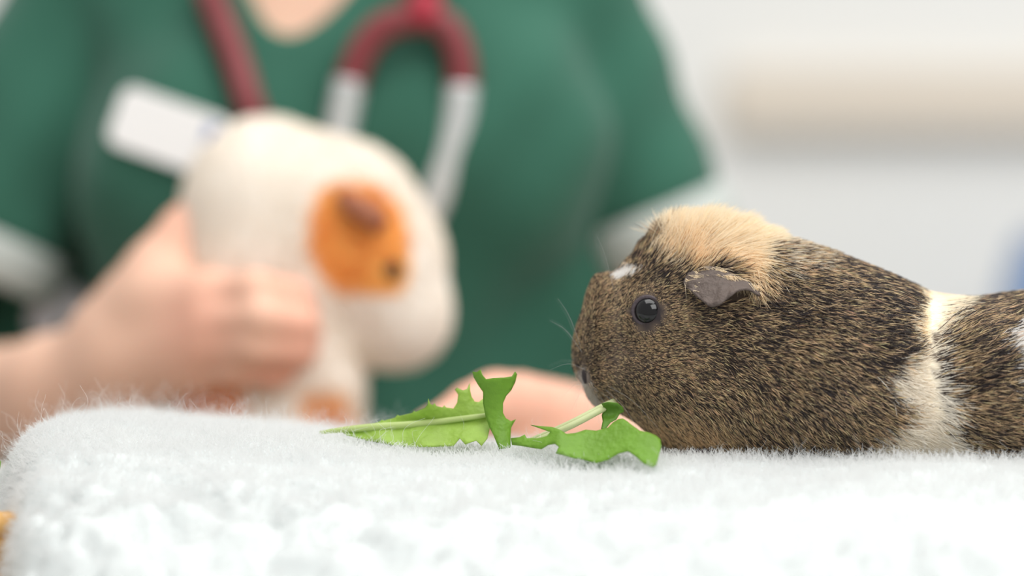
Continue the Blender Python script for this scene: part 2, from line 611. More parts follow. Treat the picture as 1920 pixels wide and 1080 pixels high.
def bump(V, N, cx, cy, sx, sy, amp):
    u, v = pat(V)
    g = np.exp(-((u - cx) / sx) ** 2 - ((v - cy) / sy) ** 2) * np.clip(np.abs(V[:, 1] - PY) / .012, 0, 1)
    return V + N * (amp * g)[:, None]


Np, Ap = vnormals(Vp, Fp)
if (Np[:, 2] * (Vp[:, 2] - Vp[:, 2].mean())).sum() < 0:
    Fp = Fp[:, ::-1]; Np = -Np
for bb in ((1120, 712, 26, 26, .0026), (1235, 715, 70, 60, .0035), (1212, 586, 44, 40, .0030), (1212, 586, 24, 24, -.0028),
           (1165, 640, 40, 30, -.0012), (1300, 640, 60, 60, -.001), (1480, 720, 90, 100, .004), (1740, 640, 40, 150, -.0035)):
    Vp = bump(Vp, Np, *bb)
Np, Ap = vnormals(Vp, Fp)

CREST = [(1228, 400), (1222, 470), (1226, 492), (1262, 512), (1290, 522), (1330, 500), (1385, 512), (1428, 536), (1424, 500), (1412, 466),
         (1440, 448), (1480, 452), (1500, 430), (1420, 400), (1330, 380)]
BLAZE = [(1130, 518), (1152, 512), (1188, 513), (1178, 524), (1142, 531)]
BAND = [(1716, 505), (1795, 530), (1792, 552), (1770, 590), (1752, 628), (1748, 690), (1765, 740), (1770, 800), (1790, 840), (1790, 900), (1560, 900),
        (1590, 842), (1650, 800), (1690, 770), (1640, 715), (1650, 690), (1705, 672), (1690, 620), (1690, 585), (1706, 545)]
HIP = [(1925, 590), (1870, 622), (1868, 655), (1905, 700), (1890, 735), (1930, 790), (2060, 800), (2060, 600)]
STREAK = [(1425, 425), (1560, 445), (1530, 490), (1450, 510), (1425, 480)]
CHEST = [(1195, 770), (1260, 772), (1350, 790), (1360, 835), (1300, 900), (1200, 900)]
c_dark = np.array((.040, .031, .031)); c_tan = np.array((.98, .71, .42))
c_cream = np.array((.985, .885, .70)); c_orng = np.array((.97, .75, .48)); c_white = np.array((.95, .93, .90))


def masks(u, v, jit=7.0):
    n = len(u)
    un = u + rng.normal(0, jit, n) + 6 * wob(u, v, 17, 2); vn = v + rng.normal(0, jit, n) * .8 + 5 * wob(v, u, 15, 5)
    crest = smooth01(poly_sd(un, vn, CREST), 7)
    blaze = smooth01(poly_sd(u + rng.normal(0, 2, n), v + rng.normal(0, 2, n), BLAZE), 4)
    band = smooth01(poly_sd(un + rng.normal(0, 6, n), vn, BAND), 10)
    hip = smooth01(poly_sd(un, vn, HIP), 12)
    chest = smooth01(poly_sd(un, vn, CHEST), 30)
    return crest, blaze, band, hip, chest


u, v = pat(Vp)
cr, bl_, ba, hi, ch = masks(u, v, 1)
base = c_dark * 1.1 + c_tan * .08 + 0 * u[:, None]
for m_, c_ in ((cr, c_orng), (ba, c_cream * .9), (hi, c_white * .9), (ch * .6, c_orng * .6)):
    base = base * (1 - m_[:, None]) + c_ * m_[:, None]
nose_m = np.clip(1.2 - np.hypot((u - 1090) / 16, (v - 712) / 30), 0, 1)[:, None]
base = base * (1 - nose_m) + np.array((.33, .27, .25)) * nose_m
lid = np.clip((29 - np.hypot(u - 1213, v - 586) + 4) / 4, 0, 1)[:, None]
base = base * (1 - lid) + np.array((.040, .033, .035)) * lid
M_pskin = mat('guinea_pig_skin', (0, 0, 0), .7, spec=.15, attr=True)
pig = empty('guinea_pig', (at(1500, 880, PY)), 'dark agouti guinea pig with cream crest and cream band, eating a leaf on the fleece', 'guinea pig', 'guinea pigs')
put('body', mesh('body', Vp, Fp, M_pskin, col=base), pig)

# combing field: x, y, dx, dy (down), lift deg, length mm
FIELD = np.array([
    (1075, 655, .8, -.5, 12, 2.0), (1080, 690, .9, .1, 10, 1.8), (1092, 570, .55, -.75, 12, 2.8), (1108, 525, .8, -.5, 8, 2.2), (1130, 512, .9, -.35, 12, 3.5), (1170, 500, .9, -.4, 14, 4),
    (1185, 470, .7, -.7, 28, 7), (1213, 452, .5, -.85, 38, 11), (1205, 505, .75, -.62, 16, 5), (1240, 525, .8, -.45, 16, 6), (1225, 480, .55, -.8, 34, 9),
    (1245, 450, .12, -1, 48, 14), (1275, 480, .25, -.95, 34, 15), (1310, 450, .42, -.9, 42, 16), (1345, 440, .6, -.75, 36, 15), (1390, 436, .9, -.35, 16, 14), (1300, 500, .45, -.7, 22, 9),
    (1340, 485, .85, -.05, 14, 11), (1385, 485, .8, .4, 10, 12), (1415, 505, .5, .85, 10, 12), (1440, 445, 1, -.05, 10, 11), (1450, 500, .75, .6, 10, 11), (1500, 460, .97, .15, 10, 10), (1490, 540, .9, .4, 9, 9),
    (1213, 535, 1, -.1, 9, 3.2), (1265, 570, 1, -.05, 8, 4.5), (1150, 570, .9, -.35, 9, 3.2), (1150, 620, .98, -.12, 9, 3.2), (1110, 640, .9, -.25, 9, 2.4), (1112, 700, .95, .1, 10, 2.2), (1120, 745, .75, .6, 12, 2.4),
    (1160, 680, .97, .15, 9, 3.2), (1180, 740, .85, .5, 10, 4), (1213, 635, 1, .05, 9, 3.6), (1300, 610, .98, .12, 8, 5.5), (1300, 700, .9, .42, 9, 6), (1210, 790, .8, .6, 14, 5.5), (1300, 800, .7, .7, 14, 7),
    (1400, 610, .96, .22, 8, 7), (1400, 700, .86, .5, 9, 7.5), (1400, 790, .7, .72, 12, 8), (1540, 500, .93, .35, 8, 8), (1550, 600, .93, .3, 8, 8.5), (1550, 700, .86, .48, 9, 9), (1550, 800, .68, .72, 11, 9.5),
    (1650, 540, .93, .35, 8, 9), (1650, 620, .95, .2, 8, 9), (1650, 720, .9, .4, 9, 9), (1640, 810, .9, .4, 10, 11), (1720, 545, .97, .15, 9, 9), (1720, 600, .97, -.08, 9, 9.5), (1720, 660, .96, -.2, 10, 10),
    (1730, 730, .98, .08, 10, 11), (1720, 800, .95, .25, 9, 11), (1800, 560, .96, -.1, 8, 10), (1800, 620, .86, -.5, 9, 11), (1800, 700, .94, -.25, 9, 11), (1820, 790, .98, .12, 9, 11), (1900, 560, .98, -.05, 8, 11), (1900, 620, .9, -.4, 8, 11),
    (1900, 720, .97, -.1, 8, 11), (1900, 820, .97, .15, 9, 11), (2050, 650, 1, 0, 9, 12), (2050, 800, .97, .2, 9, 12), (2230, 700, 1, .3, 9, 12)])


def comb(u, v):
    d2 = (u[:, None] - FIELD[:, 0]) ** 2 + (v[:, None] - FIELD[:, 1]) ** 2 + 60
    wt = 1 / d2 ** 1.8
    wt /= wt.sum(1)[:, None]
    return wt @ FIELD[:, 2:]


def darker(u, v):
    """where the coat carries fewer tan bands: brow, neck behind the ear, shoulder, saddle"""
    g = lambda a, b, sx, sy, k_: k_ * np.exp(-((u - a) / sx) ** 2 - ((v - b) / sy) ** 2)
    return g(1250, 525, 50, 22, .25) + g(1200, 490, 40, 30, .2) + g(1450, 560, 70, 40, .28) + g(1640, 560, 90, 60, .30) + g(1670, 660, 60, 90, .28) + g(1560, 480, 90, 30, .12) \
        + g(1480, 650, 120, 80, .10) + g(1880, 560, 90, 40, .32) + g(1830, 690, 70, 60, .22) + g(1330, 600, 50, 40, .15) - g(1262, 583, 22, 18, .3) - g(1270, 760, 90, 50, .12)


def pig_fur(n, weight, under=False):
    P, Nn = scatter(Vp, Fp, Np, Ap, n, weight)
    u, v = pat(P)
    re = np.hypot((u - 1213) , (v - 586) )
    keep = re > np.where((u > 1213) | (v > 600), 21.5, 26)
    keep &= ~((np.hypot(u - 1095, v - 706) < 9) | ((poly_sd(u, v, EARP) < 1)))
    P, Nn, u, v, re = P[keep], Nn[keep], u[keep], v[keep], re[keep]
    n = len(P)
    f = comb(u, v)
    dx, dy, lift, ln = f.T
    ang = np.arctan2(-dy, dx) + rng.normal(0, .17, n) + .12 * wob(u, v, 23, 3)
    # push the lie of the coat aside around the eye
    T = np.column_stack([np.cos(ang), np.zeros(n), np.sin(ang)])
    ex, ey = (u - 1213), -(v - 586)
    near = np.clip((62 - re) / 30, 0, 1) * np.where(ex < 8, 1, 0)
    T[:, 2] += near * np.sign(ey) * 1.1
    T -= Nn * (T * Nn).sum(1)[:, None]
    T /= np.linalg.norm(T, axis=1)[:, None] + 1e-9
    lf = np.radians(lift * rng.uniform(.6, 1.35, n))[:, None]
    G = T * np.cos(lf) + Nn * np.sin(lf)
    ln = ln * 1e-3 * rng.uniform(.6, 1.2, n) * (1 + .35 * np.clip((1180 - u) / 70, 0, 1))
    ln *= np.where(re < 70, np.clip((re - 14) / 34, .36, 1), 1)
    crest, blaze, band, hip, chest = masks(u, v)
    k = 6
    t = np.linspace(0, 1, k)[None, :, None]
    Ln = ln[:, None, None]
    side = np.cross(G, Nn)
    P3 = P[:, None] - Nn[:, None] * .0003 + G[:, None] * t * Ln + (T - Nn * .35)[:, None] * t ** 2 * Ln * .22 * np.sin(lf)[:, None] \
        + side[:, None] * (t ** 2) * Ln * rng.normal(0, .10, (n, 1, 1))
    thick = rng.uniform(.00010, .00017, (n, 1)) * np.where((crest > .5)[:, None], .8, 1) * np.clip(.55 + u[:, None] / 1e9 + ln[:, None] * 70, .6, 1.1)
    R = thick * np.array([.8, 1, 1, .95, .7, .18])[None]
    tt = t[..., 0]
    # agouti hair: dark shaft, tan band below a dark tip
    has = rng.random((n, 1)) < np.clip(.66 + .10 * wob(u, v, 40, 8)[:, None] + .26 * wob(u + .4 * v, v - .3 * u, 3.4, 6)[:, None] + .3 * chest[:, None] - darker(u, v)[:, None], .04, .97)
    cpos = rng.uniform(.55, .95, (n, 1))
    wdt = rng.uniform(.11, .24, (n, 1)) * (1 + .7 * chest[:, None])
    bandv = has * np.exp(-((tt - cpos) / wdt) ** 2)
    tan = c_tan * rng.uniform(.65, 1.25, (n, 1)) * (1 + rng.normal(0, .04, (n, 3)))
    tan = tan * (1 - .7 * chest[:, None]) + .7 * chest[:, None] * np.array((.95, .68, .40))
    C = c_dark * rng.uniform(.7, 1.7, (n, 1, 1)) * np.ones((n, k, 1))
    C = C * (1 - bandv[..., None]) + tan[:, None] * bandv[..., None]
    # coloured patches
    og = np.clip((v - 455) / 70 + rng.normal(0, .25, n), 0, 1)[:, None]
    ccol = c_cream * (1 - og) + c_orng * og
    bcol = c_cream * rng.uniform(.85, 1.05, (n, 1)); bw = np.clip((v - 640) / 60, 0, 1)[:, None] * .5
    bcol = bcol * (1 - bw) + c_white * .96 * bw
    for m_, c_ in ((crest, ccol * rng.uniform(.88, 1.05, (n, 1))), (band, bcol), (hip, c_white * rng.uniform(.9, 1.03, (n, 1)) + 0 * bcol),
                   (blaze, c_white + 0 * bcol), (.38 * smooth01(poly_sd(u, v, STREAK), 18), np.array((.80, .72, .58)) + 0 * bcol)):
        on = (rng.random(n) < m_)[:, None, None]
        C = np.where(on, c_[:, None] * (0.90 + .10 * tt[..., None]), C)
    # pale lips and chin
    lip = (rng.random(n) < np.clip(1.3 - np.abs((u - 1088 - (v - 700) * .42)) / 11, 0, 1) * ((v > 690) & (v < 760)))[:, None, None]
    C = np.where(lip, np.array((.60, .54, .47)), C)
    return P3, R, np.clip(C, 0, .97)


EARP = [(1286, 533), (1300, 520), (1340, 512), (1380, 524), (1416, 538), (1424, 560), (1402, 566), (1376, 560), (1350, 570), (1330, 570), (1308, 553)]
M_fur = hair_mat('agouti_fur', 0.34, 0.35, .42)
fcp = Vp[Fp].mean(1)
fu, fv = pat(fcp)
near = fcp[:, 1] < PY + .012
wt_ = np.where(near, 1.0, .28) * np.where(fu > 1960, .25, 1) * np.where(fv > 870, .15, 1) * np.where(fu < 1300, 2.3, 1) * np.where(fu < 1180, 1.6, 1)
wt_ *= np.where((poly_sd(fu, fv, CREST) < 15), 1.5, 1)
wt_ *= np.where(np.hypot(fu - 1213, fv - 586) < 75, 1.8, 1)
data = pig_fur(185000, wt_)
put('fur', hair_data('fur', *data, M_fur), pig, kind='stuff')


def near_point(px, py, side=-1):
    u, v = pat(Vp)
    s = (Vp[:, 1] - PY) * side > 0
    i = np.argmin(np.where(s, np.hypot(u - px, v - py), 1e9))
    return Vp[i].copy(), Np[i].copy()


# eyes
M_eye = mat('eye_black', (.003, .003, .004), .05, spec=.45)
M_lid = mat('eyelid_skin', lin(78, 69, 73), .5, spec=.3, var=.15, scale=400, bump=.3, bscale=900)
for side in (-1, 1):
    p, n = near_point(1213, 586, side)
    c = p - n * .0030
    e = put('eye', mesh('eye', *sphere(c, .0062, 32, 20), M_eye), pig)
    ax = np.cross(n, (0, 0, 1)); ax /= np.linalg.norm(ax); up = np.cross(ax, n)
    ringp = [c + n * .0026 + ax * math.cos(t_) * .0061 * (1.08 if math.cos(t_) * side > 0 else 1.0) + up * math.sin(t_) * .0057 for t_ in np.linspace(0, 2 * np.pi, 40, endpoint=False)]
    put('eyelid', mesh('eyelid', *tube(ringp, .00105, 10, closed=True), M_lid), e)

# ears: drooping folded flaps
M_ear = mat('ear_skin', lin(112, 100, 94), .6, spec=.25, var=.22, scale=250, bump=.5, bscale=500, trans=.25)
top_e = [(1282, 531), (1290, 513), (1308, 503), (1338, 500), (1362, 509), (1386, 520), (1408, 531), (1425, 547)]
bot_e = [(1284, 536), (1301, 550), (1318, 566), (1334, 575), (1351, 569), (1365, 558), (1378, 548), (1391, 543), (1408, 545), (1424, 556)]
for side in (-1, 1):
    nu, nv = 28, 12
    tE, bE = catmull(top_e, nu), catmull(bot_e, nu)
    V_, F_ = [], []
    for i in range(nu):
        for j in range(nv):
            s = j / (nv - 1)
            q = tE[i] * (1 - s) + bE[i] * s
            p, n = near_point(q[0], q[1], side)
            w_ = math.sin(math.pi * i / (nu - 1))
            fold = math.exp(-((i - 17) / 2.5) ** 2) * .0012
            out = .0022 + w_ * (.0115 * s ** 1.6) - fold * math.sin(math.pi * s) + .0005 * math.sin(i * 1.3 + s * 5) * s
            d = PY + side * (abs(p[1] - PY) + out)
            dn = PY - abs(d - PY)
            sc = dn / 1.0
            V_.append(((q[0] - 960) * K * dn, d, CAMZ + (540 - q[1]) * K * dn))
    for i in range(nu - 1):
        for j in range(nv - 1):
            a_ = i * nv + j
            F_.append((a_, a_ + nv, a_ + nv + 1, a_ + 1))
    eo = put('ear', mesh('ear', V_, F_, M_ear), pig)
    sm = eo.modifiers.new('thickness', 'SOLIDIFY'); sm.thickness = .0009; sm.offset = 0
    G_ = np.array(V_).reshape(nu, nv, 3)
    nh = 900
    iu = rng.uniform(0, nu - 1.01, nh); jv = rng.uniform(0, 2.6, nh) ** 1.0
    fr_ = rng.random(nh) < .22                                     # a few on the front corner
    iu = np.where(fr_, rng.uniform(0, 7, nh), iu); jv = np.where(fr_, rng.uniform(0, 9, nh), jv)
    i0, j0 = iu.astype(int), jv.astype(int)
    rt = G_[i0, j0] + (G_[i0 + 1, j0] - G_[i0, j0]) * (iu - i0)[:, None] + (G_[i0, j0 + 1] - G_[i0, j0]) * (jv - j0)[:, None]
    a_ = rng.normal(np.where(fr_, -.5, -.25 - .9 * iu / nu), .35, nh)
    dr_ = np.column_stack([np.cos(a_), np.full(nh, side * .55), np.sin(a_)])
    k_ = 5; t_ = np.linspace(0, 1, k_)[None, :, None]
    Lh = rng.uniform(.003, .0068, (nh, 1, 1)) * np.where(fr_, .55, 1)[:, None, None]
    Ph = rt[:, None] + np.array((0, side * .0004, 0)) + dr_[:, None] * t_ * Lh + np.array((0, -side * .30, -.25)) * t_ ** 2 * Lh
    cl = np.where((rng.random(nh) < .8)[:, None], c_orng * .6 + c_cream * .4, c_tan * .5) * rng.uniform(.9, 1.05, (nh, 1))
    put('ear_hair', hair_data('ear_hair', Ph, np.array([.0001, .0001, .00009, .00007, .00002])[None] * np.ones((nh, 1)), np.clip(np.repeat(cl[:, None], k_, 1), 0, .97), M_fur), eo, kind='stuff')

# nose and mouth
M_nos = mat('nose_skin', lin(52, 44, 46), .5, spec=.3)
for side in (-1, 1):
    p, n = near_point(1097, 705, side)
    ax = np.array((.35, 0, -.94)); ax -= n * (ax @ n); ax /= np.linalg.norm(ax); bx_ = np.cross(n, ax)
    put('nostril', mesh('nostril', *sphere(p + n * .0001, (.0017, .0030, .0009), 16, 10, (bx_, ax, n)), M_nos), pig)
# paws
M_paw = mat('paw_skin', lin(96, 84, 88), .6, var=.1)
for side in (-1, 1):
    for xx, lng in ((1290 if side < 0 else 1222, 1), (2010, 1.5)):
        fld_o = at(xx, 884, PY) + np.array((0, side * .018, 0))
        F3 = Field(fld_o - .04, fld_o + .04, .0016)
        F3.chain([fld_o + (.012, 0, .018), fld_o + (.004, 0, .004), fld_o + (-.006 * lng, 0, -.001)], [.009, .0065, .005])
        for q in (-1, 0, 1):
            F3.chain([fld_o + (-.006 * lng, q * .003, -.001), fld_o + (-.013 * lng, q * .0055, -.0025)], [.003, .0022], .002)
        v_, f_ = F3.mesh()
        put('paw', mesh('paw', v_, f_, M_paw), pig)
# whiskers
wr = []
for side in (-1, 1):
    for (a_, b_, yo) in (((1112, 738), (1124, 812), .012), ((1120, 736), (1150, 800), .014), ((1126, 735), (1172, 792), .016), ((1132, 730), (1200, 815), .02),
                         ((1100, 728), (1066, 775), .010), ((1098, 722), (1052, 742), .014), ((1095, 715), (1078, 762), .006), ((1105, 738), (1098, 790), .006),
                         ((1092, 660), (1030, 600), .02), ((1090, 650), (1045, 560), .02), ((1100, 690), (1030, 690), .02), ((1140, 720), (1230, 800), .026),((1150, 545), (1115, 440), .004)):
        p0, n0 = near_point(*a_, side)
        e0 = at(*b_, PY); e0[1] = p0[1] + side * yo * .5
        mid = (p0 + e0) / 2 + np.array((0, side * .003, .0025))
        wr.append(catmull([p0, mid, e0], 8))
wr = np.array(wr)
put('whiskers', hair_data('whiskers', wr, np.linspace(.00005, .000015, 8)[None] * np.ones((len(wr), 1)), np.full((len(wr), 8, 3), .5), M_fur), pig, kind='stuff')

# ------------------------------------------------------------------ dandelion leaves
def leaf_mat(name, c, tr=.4):
    m = mat(name, c, .45, spec=.35, var=.22, scale=90, bump=.35, bscale=350, trans=tr)
    return m


M_leaf = leaf_mat('leaf_green', lin(170, 202, 94))
M_leafd = leaf_mat('leaf_deep_green', lin(132, 178, 64))
M_rib = mat('leaf_rib', lin(196, 214, 140), .4, spec=.4, var=.08, scale=120, trans=.3)
M_stem = mat('leaf_stem', lin(206, 214, 164), .4, spec=.4, var=.12, scale=150, trans=.25)


def blade(name, outline, depth, m, parent, thick=.00035, step=6):
    """a leaf blade from its outline (side view), curved in depth by depth(px, py)"""
    pl = [Vector((x, y)) for x, y in outline]
    o = np.array(outline, float)
    gx_, gy_ = np.meshgrid(np.arange(o[:, 0].min(), o[:, 0].max(), step), np.arange(o[:, 1].min(), o[:, 1].max(), step))
    gx_ = gx_.ravel() + rng.uniform(-1, 1, gx_.size); gy_ = gy_.ravel() + rng.uniform(-1, 1, gy_.size)
    ok = poly_sd(gx_, gy_, o) < -2.5
    pts = pl + [Vector((x, y)) for x, y in zip(gx_[ok], gy_[ok])]
    n = len(pl)
    vs, es, fs, *_ = delaunay_2d_cdt(pts, [(i, (i + 1) % n) for i in range(n)], [], 1, 1e-4)
    V_ = [at(p[0], p[1], depth(p[0], p[1])) for p in vs]
    ob = put(name, mesh(name, V_, fs, m), parent)
    sm = ob.modifiers.new('thickness', 'SOLIDIFY'); sm.thickness = thick; sm.offset = 0
    return ob


LG = 'dandelion leaves on the fleece'
l1 = empty('dandelion_leaf', at(780, 820, 1.19), 'toothed green dandelion leaf lying at the crest of the fleece, left of the guinea pig', 'leaf', LG)
o1 = [(636, 806), (668, 801), (692, 797), (712, 791), (716, 787), (720, 789), (741, 783), (745, 778), (749, 780), (772, 775), (776, 771), (779, 773), (797, 765), (802, 759),
      (803, 747), (807, 758), (812, 760), (815, 756), (819, 762), (830, 764), (833, 760), (837, 764), (845, 765), (850, 766), (857, 755), (859, 740), (853, 731), (857, 727), (868, 732),
      (876, 729), (881, 719), (881, 731), (884, 744), (890, 753), (897, 754), (905, 748), (920, 742), (934, 752), (934, 800), (926, 806), (919, 800), (914, 822), (903, 836), (893, 826), (872, 833), (862, 822), (850, 836),
      (800, 838), (740, 836), (690, 826), (650, 816)]
dep1 = lambda x, y: 1.178 + .012 * (900 - x) / 260 + .0075 * math.cos((x - 640) / 46) * max(0, (785 - y)) / 40 + (.010 * max(0, y - 790) / 40) * -1 + .0012 * math.sin(x / 13) * abs(y - 790) / 30
blade('blade', o1, dep1, M_leaf, l1)
rb = [(600, 811), (640, 806), (700, 801), (760, 797), (820, 791), (880, 783), (925, 777)]
put('midrib', mesh('midrib', *tube([at(x, y, dep1(x, y) - .0010) for x, y in rb], [.0007, .0012, .0017, .0016, .0014, .0012, .0009], 10, n=40), M_rib), l1)
o2 = [(906, 735), (897, 722), (889, 708), (886, 697), (894, 698), (901, 693), (904, 703), (911, 711), (925, 709), (945, 708), (960, 706), (966, 697), (969, 702), (966, 716), (958, 732),
      (949, 742), (943, 756), (943, 774), (948, 784), (958, 790), (967, 786), (963, 793), (958, 802), (957, 818), (957, 840), (936, 842), (926, 818), (917, 800), (910, 778), (906, 756)]
dep2 = lambda x, y: 1.168 + .006 * ((x - 930) / 30) ** 2 * .5 + .004 * math.sin((y - 700) / 40)
blade('terminal_lobe', o2, dep2, M_leafd, l1)

l2 = empty('dandelion_leaf', at(1100, 850, 1.16), 'dandelion leaf held by its pale stem in the dark guinea pig\'s mouth', 'leaf', LG)
for (q, r) in (([(985, 830, 1.172), (1040, 806, 1.168), (1080, 787, 1.168), (1120, 766, 1.172), (1150, 752, 1.18)], .0011),
               ([(990, 834, 1.168), (1045, 810, 1.164), (1085, 791, 1.165), (1124, 770, 1.17), (1152, 757, 1.18)], .0014)):
    put('stem', mesh('stem', *tube([at(*p) for p in q], r, 10, n=24), M_stem), l2)
o3 = [(995, 797), (1010, 799), (1036, 801), (1050, 806), (1062, 814), (1080, 812), (1098, 806), (1118, 808), (1140, 802), (1150, 792), (1160, 786), (1168, 785), (1176, 790), (1186, 798),
      (1200, 808), (1216, 811), (1230, 817), (1238, 824), (1240, 836), (1236, 852), (1231, 872), (1222, 876), (1208, 870), (1192, 856), (1178, 846), (1160, 850), (1140, 862), (1118, 868), (1095, 862), (1072, 858),
      (1042, 850), (1048, 838), (1040, 832), (1028, 834), (1015, 842), (1000, 840), (978, 836), (960, 834), (958, 822), (975, 820), (984, 815), (988, 822), (1010, 822), (1026, 818), (1032, 810), (1015, 804)]
dep3 = lambda x, y: 1.146 - .016 * (y - 800) / 70 + .006 * math.cos((x - 1080) / 50) + .016 * max(0, (1050 - x)) / 60
blade('blade', o3, dep3, M_leafd, l2)
o4 = [(1128, 757), (1140, 754), (1158, 756), (1168, 764), (1170, 772), (1162, 776), (1156, 786), (1145, 792), (1134, 806), (1127, 804), (1130, 790), (1128, 778), (1134, 768)]
blade('leaf_tip', o4, lambda x, y: 1.168 + .004 * math.sin(y / 12), leaf_mat('leaf_dark_green', lin(110, 156, 58)), l2)  # tip by the mouth, a darker green than the blade
l3 = empty('dandelion_leaf', at(-20, 880, 1.21), 'green leaf tip on the low fleece at the left edge of the picture', 'leaf', LG)
o5 = [(-90, 872), (-40, 862), (-12, 856), (-10, 862), (-6, 858), (2, 866), (0, 880), (-12, 880), (-40, 890), (-90, 892)]
blade('blade', o5, lambda x, y: 1.175 + .0004 * (y - 870) * -.6 + .002 * math.sin(x / 20), M_leafd, l3)

# ------------------------------------------------------------------ vet in green scrubs
M_skin = mat('skin', (0, 0, 0), .5, spec=.3, attr=True, var=.05, scale=40, sss=.15)
M_green = mat('green_cotton', lin(53, 99, 83), .85, spec=.12, var=.10, scale=14, bump=.25, bscale=60, sheen=.15)
M_trim = mat('white_trim', lin(188, 195, 191), .8, spec=.1, var=.03)
M_dk = mat('dark_trouser', lin(36, 66, 56), .85, spec=.1, var=.1)
per = empty('person', (-.12, 1.82, 0), 'person in green short-sleeved scrubs with a white badge, holding the white guinea pig', 'person')
YT = 1.80
xc = (610 - 960) * K * 1.72
shL, shR = at(165, 0, 1.80), at(1050, -10, 1.78)
hemL, hemR = at(-30, 436, 1.785), at(1217, 398, 1.785)
elL, elR = at(-240, 820, 1.76), at(1350, 770, 1.70)


def torso(F, g):
    """shared by the body (g = 0) and the shirt (g = cloth offset)"""
    for zz, a_, b_ in ((.80, .160, .105), (.92, .148, .098), (1.02, .142, .104), (1.14, .144, .108), (1.22, .140, .100)):
        F.ball((xc, YT, zz), (a_ + g, b_ + g, .13), .03)
    F.cone(shL + (.03, 0, .012), shR + (-.03, 0, .012), .052 + g, .052 + g, .05)
    F.ball(at(410, 330, 1.735), (.074 + g, .052 + g, .07 + g), .04)
    F.ball(at(880, 270, 1.730), (.076 + g, .054 + g, .072 + g), .04)


# shirt
Fs = Field((-.46, 1.58, .72), (.24, 1.96, 1.42), .0045)
torso(Fs, .008)
Fs.ball(at(70, 690, 1.85), (.090, .055, .105), .03)
Fs.ball(at(1030, 680, 1.82), (.075, .075, .115), .03)
arm = Field((-.46, 1.58, .72), (.24, 1.96, 1.42), .0045)
for s_, h_, r0, r1 in ((shL, hemL, .050, .058), (shR, hemR, .050, .049)):
    ax = (h_ - s_) / np.linalg.norm(h_ - s_)
    tmp = Field((-.46, 1.58, .72), (.24, 1.96, 1.42), .0045)
    tmp.cone(s_, h_ + ax * .05, r0, r1, .01)
    gx_ = [(tmp.lo[i] + tmp.h * np.arange(tmp.n[i])).astype(np.float32) for i in range(3)]
    cut = (gx_[0][:, None, None] - h_[0]) * ax[0] + (gx_[1][None, :, None] - h_[1]) * ax[1] + (gx_[2][None, None, :] - h_[2]) * ax[2]
    tmp.d = np.maximum(tmp.d, cut)
    sl = (slice(None),) * 3
    Fs.smin(sl, tmp.d, .008)
gx_ = [(Fs.lo[i] + Fs.h * np.arange(Fs.n[i])).astype(np.float32) for i in range(3)]
vb = at(556, 66, 1.70)
inV = gx_[2][None, None, :] - vb[2] - 26.0 * (gx_[0][:, None, None] - vb[0]) ** 2
inV = np.where(gx_[1][None, :, None] < YT + .03, inV, -.05) * .7
Fs.d = np.maximum(Fs.d, inV)
Vs, Qs = Fs.mesh()
Vs = relax(Vs, Qs, 2)
Ns, _ = vnormals(Vs, Qs)
Vs = Vs + Ns * (.0022 * np.sin(Vs[:, 0] * 55 + Vs[:, 2] * 38) * np.sin(Vs[:, 2] * 23 + 1) + .0016 * np.sin(Vs[:, 0] * 90 - Vs[:, 2] * 70))[:, None]
put('scrub_top', mesh('scrub_top', Vs, Qs, M_green), per)

for h_, s_, r_ in ((hemL, shL, .0575), (hemR, shR, .0485)):
    ax = (h_ - s_) / np.linalg.norm(h_ - s_)
    u0 = np.cross(ax, (0, 1, 0)); u0 /= np.linalg.norm(u0); v0 = np.cross(ax, u0)
    V_, F_ = [], []
    prof = [(-.002, r_ + .0006), (.0, r_ + .0022), (.014, r_ + .0022), (.027, r_ + .0020), (.028, r_), (.026, r_ - .004), (.0, r_ - .004)]
    for i in range(40):
        t_ = i * 2 * math.pi / 40
        for dz, rr in prof:
            V_.append(h_ + ax * dz + rr * (u0 * math.cos(t_) + v0 * math.sin(t_)))
    m_ = len(prof)
    for i in range(40):
        for j in range(m_ - 1):
            F_.append((i * m_ + j, ((i + 1) % 40) * m_ + j, ((i + 1) % 40) * m_ + j + 1, i * m_ + j + 1))
    put('sleeve_trim', mesh('sleeve_trim', V_, F_, M_trim), per, label='white trim band on the sleeve hem')

# body: torso core, neck, head, arms and hands as one surface
Fb = Field((-.52, 1.36, .74), (.30, 1.95, 1.66), .0034)
torso(Fb, -.009)
nk = np.array((xc + .0, YT, 0))
Fb.chain([nk + (0, .02, 1.27), nk + (0, .015, 1.34), nk + (-.005, -.005, 1.42)], [.066, .052, .050], .03)
hd = nk + (-.01, -.025, 1.52)
Fb.ball(hd, (.072, .088, .105), .02)
Fb.ball(hd + (0, -.055, -.065), (.045, .04, .045), .03)
Fb.chain([hd + (0, -.086, .012), hd + (0, -.104, -.022)], [.008, .013], .012)
Fb.chain([hd + (-.022, -.090, -.052), hd + (.022, -.090, -.052)], [.007, .007], .008)
for s in (-1, 1):
    Fb.ball(hd + (s * .074, .0, -.01), (.009, .018, .03), .006)
    Fb.chain([hd + (s * .015, -.084, .026), hd + (s * .045, -.072, .028)], [.010, .010], .012)
Fb.chain([shL, hemL + (-.03, 0, 0), elL], [.040, .036, .036], .02)
Fb.chain([shR, hemR + (.006, 0, -.01), elR], [.040, .033, .035], .02)
